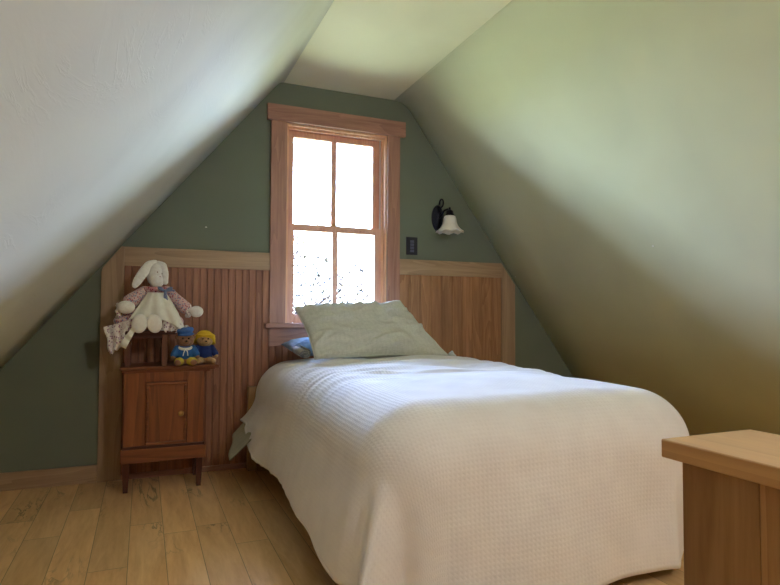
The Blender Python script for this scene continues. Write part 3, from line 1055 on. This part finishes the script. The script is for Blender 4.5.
# ---------------------------------------------------------------- teddy bears
def bear(name, label, cx, sc_, y, fur, coat, hat_kind, hat_mat, foot_mat):
    z0 = ZN
    root = empty(name, (cx, y, z0))
    tag(root, label, 'teddy bear')
    def L(x, yy, z):
        return Vector((cx + x * sc_, y + yy * sc_, z0 + z * sc_))
    bm = bmesh.new()
    ball(bm, L(0, 0.0, 0.045), (0.036 * sc_, 0.032 * sc_, 0.045 * sc_))
    ball(bm, L(0, -0.004, 0.118), (0.040 * sc_, 0.036 * sc_, 0.036 * sc_))
    ball(bm, L(0.002, -0.034, 0.110), (0.018 * sc_, 0.014 * sc_, 0.014 * sc_))
    for s in (-1, 1):
        ball(bm, L(s * 0.036, 0.002, 0.132), (0.012 * sc_, 0.007 * sc_, 0.013 * sc_))
        limb(bm, L(s * 0.034, -0.004, 0.075), L(s * 0.054, -0.030, 0.040), 0.014 * sc_, 0.011 * sc_)
        limb(bm, L(s * 0.022, -0.02, 0.018), L(s * 0.036, -0.062, 0.016), 0.018 * sc_, 0.015 * sc_)
    b = fuse('body', bm, fur, root, 0.0032, 4)
    for s in (-1, 1):
        bm = bmesh.new()
        ball(bm, L(s * 0.013, -0.040, 0.126), 0.0040 * sc_, sub=2)
        link_mesh('eye', bm, M['black_bead'], b, True)
    bm = bmesh.new()
    ball(bm, L(0.002, -0.049, 0.114), (0.0052 * sc_, 0.004 * sc_, 0.004 * sc_), sub=2)
    link_mesh('nose', bm, M['black_bead'], b, True)
    bm = bmesh.new()
    ball(bm, L(0, 0.0, 0.052), (0.044 * sc_, 0.039 * sc_, 0.036 * sc_))
    ball(bm, L(0, 0.0, 0.075), (0.036 * sc_, 0.033 * sc_, 0.022 * sc_))
    for s in (-1, 1):
        limb(bm, L(s * 0.034, -0.002, 0.077), L(s * 0.051, -0.024, 0.050), 0.018 * sc_, 0.016 * sc_)
    ct = fuse('coat', bm, coat, root, 0.0032, 3)
    if foot_mat:
        for s in (-1, 1):
            bm = bmesh.new()
            limb(bm, L(s * 0.024, -0.024, 0.019), L(s * 0.033, -0.048, 0.019), 0.0205 * sc_, 0.0195 * sc_)
            fuse('trouser_leg', bm, foot_mat, root, 0.0032, 2)
    if hat_kind == 'cap':
        bm = bmesh.new()
        for i in range(13):
            a = PI * i / 12
            ball(bm, L(-0.030 * math.cos(a), -0.032 * math.sin(a), 0.086 - 0.010 * math.sin(a)), 0.0075 * sc_, sub=2)
        fuse('collar', bm, M['plush_white'], ct, 0.003, 2)
        bm = bmesh.new()
        tube(bm, [L(0.0, -0.040, 0.078), L(-0.008, -0.044, 0.062), L(-0.012, -0.045, 0.045)], 0.0022 * sc_, 6)
        tube(bm, [L(0.0, -0.040, 0.078), L(0.008, -0.044, 0.064), L(0.010, -0.045, 0.046)], 0.0022 * sc_, 6)
        link_mesh('cord', bm, M['plush_white'], ct, True)
        bm = bmesh.new()
        rot = Matrix.Translation(L(0, 0, 0.142)) @ Matrix.Rotation(-0.10, 4, 'Y') @ Matrix.Rotation(0.12, 4, 'X')
        lathe(bm, [(0.030 * sc_, -0.004), (0.034 * sc_, 0.0), (0.034 * sc_, 0.014 * sc_), (0.040 * sc_, 0.020 * sc_), (0.038 * sc_, 0.031 * sc_), (0.020 * sc_, 0.036 * sc_), (0.002, 0.037 * sc_)], (0, 0, 0), 28, mat=rot)
        hat = link_mesh('hat', bm, hat_mat, root, True)
        bm = bmesh.new()
        ball(bm, L(0.004, -0.034, 0.146), (0.034 * sc_, 0.022 * sc_, 0.004 * sc_), (0.25, -0.08, 0))
        link_mesh('brim', bm, hat_mat, hat, True)
    else:
        bm = bmesh.new()
        rot = Matrix.Translation(L(0, 0.006, 0.128)) @ Matrix.Rotation(-0.25, 4, 'X') @ Matrix.Rotation(0.10, 4, 'Y')
        lathe(bm, [(0.056 * sc_, -0.026 * sc_), (0.053 * sc_, -0.012 * sc_), (0.047 * sc_, 0.004 * sc_), (0.038 * sc_, 0.024 * sc_), (0.022 * sc_, 0.036 * sc_), (0.003, 0.040 * sc_),
                   ], (0, 0, 0), 28, mat=rot)
        # sou'wester: open in front
        for v in bm.verts:
            d = v.co - L(0, 0, 0.118)
            if d.y < -0.01 * sc_ and d.z < 0.032 * sc_:
                v.co.z += (0.032 * sc_ - d.z) * 0.85
                v.co.y += 0.004
        fuse('hat', bm, hat_mat, root, 0.0032, 2)
    return root
bear('teddy_bear', 'brown teddy bear in blue cap and blue coat beside the little stool', 0.203, 1.10, 3.215, M['bear_brown'], M['coat_blue'], 'cap', M['hat_blue'], M['boot_yellow'])
bear('teddy_bear', 'tan teddy bear in yellow hat and navy coat at the right end of the nightstand', 0.306, 1.06, 3.275, M['bear_tan'], M['coat_navy'], 'rain', M['hat_yellow'], None)

# ---------------------------------------------------------------- bed
bed = empty('bed', (1.16, 2.45, 0))
tag(bed, 'single bed with pale wooden headboard posts standing under the window', 'bed')
for x in (0.560, 1.775):
    bx('headboard_post', M['bed_wood'], bed, x, x + 0.05, 3.385, 3.435, 0.0, 0.475, bev=0.003)
bx('headboard_rail', M['bed_wood'], bed, 0.610, 1.775, 3.395, 3.425, 0.24, 0.42, bev=0.003)
for x in (0.66, 1.61):
    bx('leg', M['dark_wood'], bed, x, x + 0.05, 1.66, 1.71, 0.0, 0.22, bev=0.003)
for x in (0.62, 1.67):
    bx('side_rail', M['bed_wood'], bed, x, x + 0.03, 1.66, 3.39, 0.20, 0.30, bev=0.003)
bx('foot_rail', M['bed_wood'], bed, 0.65, 1.67, 1.66, 1.69, 0.20, 0.30, bev=0.003)
bm = bmesh.new()
for i in range(9):
    y = 1.75 + i * 0.2
    box(bm, 0.65, 1.67, y, y + 0.07, 0.285, 0.30, 0)
link_mesh('slats', bm, M['bed_wood'], bed)
bm = bmesh.new()
box(bm, 0.68, 1.70, 1.64, 3.38, 0.302, 0.552, 0.06, 4)
link_mesh('mattress', bm, M['mattress'], bed, True)

# ---------------------------------------------------------------- duvet
X0, X1, Y0, Y1 = 0.80, 1.69, 1.67, 3.385
RR = 0.20
def sstep(a, b, x):
    t = max(0, min(1, (x - a) / (b - a)))
    return t * t * (3 - 2 * t)
def nz(x, y, z=0.0, s=1.0):
    return noise.noise(Vector((x * s, y * s, z)))
def crown(x, y):
    """height of the top face"""
    u = (x - X0 + 0.12) / (X1 - X0 + 0.24)
    v = (y - Y0) / (Y1 - Y0)
    z = 0.618 + 0.020 * math.sin(PI * max(0, min(1, u))) + 0.010 * math.sin(PI * min(1, max(0, v)))
    z += 0.012 * nz(x, y, 1.0, 2.3) + 0.006 * nz(x, y, 4.0, 6.0)
    # creases crossing the bed below the pillows
    m = sstep(2.0, 2.35, y) * (1 - sstep(3.1, 3.3, y))
    r1 = 1 - abs(nz(x * 0.55 + y * 0.25, y * 2.0, 2.0, 2.6)) * 4.5
    r2 = 1 - abs(nz(x * 0.4 - y * 0.3, y * 2.2, 7.0, 4.0)) * 4.5
    z += m * 0.013 * max(0, r1) + m * 0.008 * max(0, r2)
    # a hollow
    z -= 0.028 * math.exp(-((x - 1.45) / 0.13) ** 2 - ((y - 2.55) / 0.07) ** 2)
    return z
def dmax(th, fy):
    """hem distance from the mattress rectangle: th=0 side, pi/2 foot"""
    side = 0.575 + 0.055 * (1 - sstep(1.65, 2.5, fy)) - 0.13 * sstep(2.85, 3.35, fy)
    foot = 0.70
    return side + (foot - side) * sstep(0.2, 1.2, th)
def duvet_point(fx, fy):
    cx = max(X0, min(X1, fx))
    cy = max(Y0, fy)
    dx, dy = fx - cx, fy - cy
    d = math.hypot(dx, dy)
    zt = crown(cx, cy)
    if d < 1e-9:
        return Vector((fx, fy, zt))
    n = Vector((dx / d, dy / d))
    arc = RR * PI / 2
    if d < arc:
        hh = RR * math.sin(d / RR)
        vv = RR * (1 - math.cos(d / RR))
        k = 0
    else:
        hh = RR
        vv = RR + (d - arc)
        k = d - arc
    # hanging cloth leans outward a little, with soft folds growing downward
    corner = abs(dx) > 1e-6 and abs(dy) > 1e-6
    ang = math.atan2(abs(dy), abs(dx))
    sidew = 1 - sstep(0.0, 0.5, ang)
    along = fy if sidew > 0.5 else fx
    lean = 0.10 * k
    if dx < 0:
        s = cy * 1.0
        f = 0.022 * nz(s, k * 0.6, 3.0, 3.2) + 0.009 * nz(s + 0.6 * k, 0, 9.0, 6.0)
        f += 0.085 * sstep(2.7, 3.25, cy) * (k / 0.25)
        lean += 0.12 * k * sidew
        # diagonal folds spilling from the pillow end
        dg = cy - 0.55 * (vv)
        f += 0.004 * math.sin(dg * 34) * sstep(2.55, 3.0, cy) * min(1, d / 0.15)
        lean += f * min(1, k / 0.12) * sidew
    if dx > 0:
        lean += 0.02 * nz(cy, 0, 5.0, 3.0) * min(1, k / 0.2) * sidew
    ft = sstep(0.6, 1.4, ang)
    f2 = 0.030 * nz(cx, k * 0.3, 6.0, 2.2) + 0.012 * nz(cx, k * 0.5, 8.0, 7.0)
    lean += f2 * min(1, k / 0.2) * ft - 0.05 * k * ft
    # corner fold: a crisp pleat
    if corner and dx < 0:
        lean += 0.13 * k / 0.45 * math.exp(-((ang - 0.62) / 0.16) ** 2)
        lean -= 0.05 * k / 0.45 * math.exp(-((ang - 0.95) / 0.2) ** 2)
    if corner and dx > 0:
        lean -= 0.07 * k / 0.45 * math.sin(2 * ang)
    hh += lean
    return Vector((cx + n.x * hh, cy + n.y * hh, zt - vv))
def flat_remap(fx, fy, dR_side=0.60, dR_foot=0.70):
    """rescale distance so the hem follows dmax"""
    cx = max(X0, min(X1, fx)); cy = max(Y0, fy)
    dx, dy = fx - cx, fy - cy
    d = math.hypot(dx, dy)
    if d < 1e-9: return fx, fy
    ax, ay = abs(dx) / dR_side, abs(dy) / dR_foot
    m = max(ax, ay)                      # 1 at the outline
    ang = math.atan2(abs(dy), abs(dx))
    nd = m * dmax(ang, cy)
    return cx + dx / d * nd, cy + dy / d * nd
def build_duvet():
    bm = bmesh.new()
    uvl = bm.loops.layers.uv.new('UVMap')
    us = []
    n_side, n_top = 40, 76
    for i in range(n_side): us.append(X0 - 0.60 * (1 - i / n_side))
    for i in range(n_top): us.append(X0 + (X1 - X0) * i / n_top)
    for i in range(n_side + 1): us.append(X1 + 0.60 * i / n_side)
    vs = []
    for i in range(46): vs.append(Y0 - 0.70 * (1 - i / 46))
    for i in range(141): vs.append(Y0 + (Y1 - Y0) * i / 140)
    g = []
    fl = {}
    for v in vs:
        row = []
        for u in us:
            fx, fy = flat_remap(u, v)
            vt = bm.verts.new(duvet_point(fx, fy))
            fl[vt] = (fx, fy)
            row.append(vt)
        g.append(row)
    for a, b in zip(g, g[1:]):
        for i in range(len(us) - 1):
            f = bm.faces.new((a[i], a[i + 1], b[i + 1], b[i]))
            for lp in f.loops:
                lp[uvl].uv = fl[lp.vert]
    bmesh.ops.recalc_face_normals(bm, faces=bm.faces)
    o = link_mesh('duvet', bm, M['duvet'], None, True)
    sd = o.modifiers.new('thickness', 'SOLIDIFY')
    sd.thickness = 0.016
    sd.offset = -1
    sd.use_rim = True
    return o
dv = build_duvet()
tag(dv, 'white waffle-weave duvet spread over the bed and hanging almost to the floor', 'duvet')
bm = bmesh.new()
pts = []
for i in range(120):
    cy = Y0 + (Y1 - Y0) * i / 119
    fx, fy = flat_remap(X0 - 0.60, cy)
    pts.append(duvet_point(fx, fy) + Vector((0.006, 0, 0.004)))
tube(bm, pts, 0.0075, 6)
link_mesh('hem', bm, M['duvet'], dv, True)

# grey-green blanket edge showing below the duvet at the head end
def blanket_fn(u, v):
    y = 3.0 + 0.05 * (1 - v) * (1 - u) + 0.37 * u
    z = 0.46 - v * (0.285 + 0.02 * math.sin(u * 5 + 0.5)) + 0.03 * u * v
    x = 0.622 - 0.50 * max(0.0, 0.43 - z) - 0.075 * max(0.0, v - 0.5) ** 1.3 / 0.4 * (1.1 - 0.5 * u) + 0.003 * math.sin(u * 13) * v
    return Vector((x, y, z))
bm = bmesh.new()
uvl = bm.loops.layers.uv.new('UVMap')
nu, nv = 40, 26
g = [[bm.verts.new(blanket_fn(i / nu, j / nv)) for i in range(nu + 1)] for j in range(nv + 1)]
for j in range(nv):
    for i in range(nu):
        f = bm.faces.new((g[j][i], g[j][i + 1], g[j + 1][i + 1], g[j + 1][i]))
        for lp in f.loops:
            lp[uvl].uv = (lp.vert.co.y, lp.vert.co.z)
bl = link_mesh('blanket', bm, M['sheet'], None, True)
sd = bl.modifiers.new('thickness', 'SOLIDIFY'); sd.thickness = 0.004
tag(bl, 'grey-green blanket corner hanging out from under the duvet at the head of the bed', 'blanket')

# ---------------------------------------------------------------- pillows
def pillow(name, label, corners, thick, mat, pinch=0.10, wr=0.006, nu=64, nv=44, bulge=(0.5, 0.5), seed=0.0):
    """corners: BL, BR, TR, TL in 3-D; two puffed faces meeting in a seam"""
    BL, BR, TR, TL = [Vector(c) for c in corners]
    n = (BR - BL).cross(TL - BL).normalized()       # faces the viewer
    bm = bmesh.new()
    uvl = bm.loops.layers.uv.new('UVMap')
    W = (BR - BL).length
    Hh = (TL - BL).length
    uvd = {}
    def pt(u, v, s):
        # pull the sides inward between the corners
        pu = pinch * math.sin(PI * v) * (2 * u - 1) * -0.5
        pv = pinch * 1.2 * math.sin(PI * u) * (2 * v - 1) * -0.5
        uu, vv = u + pu * 0.55, v + pv
        p = (BL * (1 - uu) + BR * uu) * (1 - vv) + (TL * (1 - uu) + TR * uu) * vv
        e = (max(0, 4 * u * (1 - u)) ** 0.55) * (max(0, 4 * v * (1 - v)) ** 0.55)
        t = thick * 0.5 * e
        w = 0.0
        ridge = 1 - abs(noise.noise(Vector((u * 2.2 + seed, v * 4.5 - u * 1.5, seed + s)))) * 5
        ridge2 = 1 - abs(noise.noise(Vector((u * 4 + seed, v * 6 + u * 2.5, 5 + seed + s)))) * 5
        w += wr * max(0, ridge) + wr * 0.6 * max(0, ridge2) + wr * 1.2 * noise.noise(Vector((u * 7, v * 5, seed)))
        edge = min(1, min(u, 1 - u, v, 1 - v) / 0.06)
        return p + n * s * (t + w * edge)
    def side(s):
        g = []
        for j in range(nv + 1):
            row = []
            for i in range(nu + 1):
                u, v = i / nu, j / nv
                vt = bm.verts.new(pt(u, v, s))
                uvd[vt] = (u * W, v * Hh)
                row.append(vt)
            g.append(row)
        for a, b in zip(g, g[1:]):
            for i in range(nu):
                q = (a[i], a[i + 1], b[i + 1], b[i])
                f = bm.faces.new(q if s > 0 else q[::-1])
                for lp in f.loops: lp[uvl].uv = uvd[lp.vert]
        return g
    ga = side(1); side(-1)
    edge = [v.co.copy() for v in ga[0]] + [r_[-1].co.copy() for r_ in ga[1:]] + [v.co.copy() for v in ga[-1][::-1][1:]] + [r_[0].co.copy() for r_ in ga[::-1][1:]]
    bmesh.ops.remove_doubles(bm, verts=bm.verts, dist=2e-4)
    o = link_mesh(name, bm, mat, None, True)
    tag(o, label, 'pillow')
    return o, edge, n
front, edge, n = pillow('pillow', 'sage green linen pillow leaning up against the window wall', [
    (0.82, 2.93, 0.662), (1.66, 3.02, 0.650), (1.435, 3.235, 0.978), (0.775, 3.215, 0.935)], 0.16, M['sham'], 0.09, 0.022, seed=1.3)
bm = bmesh.new()
tube(bm, edge, 0.0032, 6)
link_mesh('piping', bm, M['sham'], front, True)
# tied corner
bm = bmesh.new()
c = Vector((1.66, 3.01, 0.654))
ball(bm, c + Vector((0.008, 0, 0.008)), (0.020, 0.014, 0.015))
ball(bm, c + Vector((0.026, 0, -0.002)), (0.014, 0.012, 0.010))
ball(bm, c + Vector((0.010, -0.004, 0.020)), (0.009, 0.009, 0.010))
tag(fuse('corner_tuft', bm, M['sham_trim'], front, 0.003, 2), 'pale tufted corner')
back, edge2, n2 = pillow('pillow', 'blue checked pillow lying flat behind the green pillow', [
    (0.745, 3.13, 0.705), (1.42, 3.16, 0.705), (1.42, 3.405, 0.715), (0.745, 3.405, 0.715)], 0.12, M['blue_linen'], 0.04, 0.005, seed=4.1)
bm = bmesh.new()
pts = []
for i in range(40):
    a = i / 39 * 2.2 * 2 * PI
    r = 0.006 + 0.024 * i / 39
    pts.append((r * math.cos(a), r * math.sin(a)))
# rolled open end of the pillowcase
v0, v1 = [], []
for px_, pz_ in pts:
    v0.append(bm.verts.new((0.800 + px_ * 1.15, 3.045 + 0.15 * px_, 0.683 + pz_)))
    v1.append(bm.verts.new((0.775 + px_ * 1.15, 3.135 + 0.15 * px_, 0.700 + pz_)))
for i in range(39):
    bm.faces.new((v0[i], v0[i + 1], v1[i + 1], v1[i]))
bmesh.ops.recalc_face_normals(bm, faces=bm.faces)
bmesh.ops.solidify(bm, geom=bm.faces[:], thickness=0.004)
uvl = bm.loops.layers.uv.new('UVMap')
for f in bm.faces:
    for lp in f.loops:
        lp[uvl].uv = (lp.vert.co.x + lp.vert.co.z, lp.vert.co.y)
tag(link_mesh('hem_band', bm, M['blue_pattern'], back, True), 'patterned blue and cream pillowcase hem')

# ---------------------------------------------------------------- wall sconce
sx, sz = 1.822, 1.545
sc = empty('wall_sconce', (sx, D, sz))
tag(sc, 'dark bronze wall sconce with a white bell glass shade, right of the window', 'wall lamp')
bm = bmesh.new()
lathe(bm, [(0.058, 0.0), (0.058, 0.006), (0.050, 0.014), (0.036, 0.018), (0.030, 0.026), (0.002, 0.030)], (0, 0, 0), 36, 'Y')
for v in bm.verts:
    v.co.x *= 0.80
    v.co.z *= 1.52
    v.co += Vector((sx, D - 0.0005, sz))
link_mesh('back_plate', bm, M['iron'], sc, True)
cy, cxs = D - 0.125, 1.848
bm = bmesh.new()
tube(bm, [(sx, D - 0.022, sz - 0.005), (sx, D - 0.055, sz + 0.012), (sx + 0.008, D - 0.085, sz + 0.040), (sx + 0.018, D - 0.110, sz + 0.045), (cxs, cy, sz + 0.030), (cxs, cy, sz + 0.012)], 0.0075, 12)
# scroll rising above the plate
pts = []
for i in range(22):
    a = -PI * 0.5 + i / 21 * PI * 1.6
    pts.append((sx + 0.012 + 0.004 * math.cos(a), D - 0.035 - 0.020 * math.cos(a), sz + 0.098 + 0.026 * math.sin(a)))
tube(bm, [(sx + 0.004, D - 0.022, sz + 0.03), (sx + 0.010, D - 0.028, sz + 0.065)] + pts, 0.0055, 10)
link_mesh('arm', bm, M['iron'], sc, True)
bm = bmesh.new()
lathe(bm, [(0.002, 0.046), (0.006, 0.044), (0.008, 0.036), (0.005, 0.031), (0.016, 0.024), (0.024, 0.018), (0.026, 0.0), (0.030, -0.004), (0.030, -0.012), (0.002, -0.014)], (cxs, cy, sz + 0.012), 24)
link_mesh('socket_cup', bm, M['iron'], sc, True)
bm = bmesh.new()
prof_o = [(0.030, 0.0), (0.038, -0.006), (0.043, -0.020), (0.046, -0.040), (0.051, -0.058), (0.062, -0.078), (0.078, -0.096), (0.093, -0.108)]
prof_i = [(r_ - 0.004, h_ - 0.001) for r_, h_ in prof_o[::-1]]
def rip(t, th, r, h):
    k = max(0, 1 - abs(t - 0.5) / 0.22)
    return r * (1 + 0.025 * k * math.cos(8 * th)), h + 0.006 * k * math.cos(8 * th)
lathe(bm, prof_o + prof_i, (cxs, cy, sz + 0.0), 64, ripple=rip)
tag(link_mesh('lamp_shade', bm, M['opal'], sc, True), 'white fluted bell glass shade')

# ---------------------------------------------------------------- light switch
sw = empty('light_switch', (1.629, D, 1.347))
tag(sw, 'small black switch plate on the green wall just right of the window', 'light switch')
bx('wall_plate', M['switch_dark'], sw, 1.588, 1.670, D - 0.007, D - 0.0005, 1.288, 1.406, bev=0.002)
bm = bmesh.new()
for i in range(4):
    box(bm, 1.616, 1.643, D - 0.011, D - 0.007, 1.306 + i * 0.0208, 1.306 + i * 0.0208 + 0.016, 0.001)
link_mesh('rocker', bm, M['switch_grey'], sw)

# ---------------------------------------------------------------- low half wall at the lower right
hw = empty('half_wall', (0.988, 0.13, 0))
tag(hw, 'low honey-coloured wooden partition with a thick overhanging cap, lower right corner', 'partition')
bm = bmesh.new()
yb = 0.758
k = 0
while yb > -0.45:
    box(bm, 0.887, 1.089, yb - 0.1402, yb, 0.0, 0.642, 0.0012)
    yb -= 0.141
link_mesh('side_panel', bm, M['birch_body'], hw)
bm = bmesh.new()
box(bm, 0.869, 1.107, -0.54, 0.788, 0.642, 0.675, 0.003, 3)
link_mesh('cap', bm, M['birch_cap'], hw)

# ---------------------------------------------------------------- small marks on the plaster
for py_, pz_, lab in ((2.175, 1.246, 'tiny white filled nail hole in the middle of the right sloped wall'), (3.44, 1.163, 'tiny pale nail hole on the right sloped wall near the gable corner')):
    bm = bmesh.new()
    ball(bm, (XR + (ZC - pz_) / KR - 0.0005, py_, pz_), (0.004, 0.005, 0.005), sub=2)
    tag(link_mesh('nail_hole', bm, M['white_mark'], None, True), lab, 'nail hole')
bm = bmesh.new()
ball(bm, (0.323, D, 1.392), (0.006, 0.003, 0.004), sub=2)
link_mesh('wall_nail', bm, M['white_mark'], None, True)
tag(bpy.data.objects['wall_nail'], 'tiny pale nail head on the green wall left of the window', 'nail')
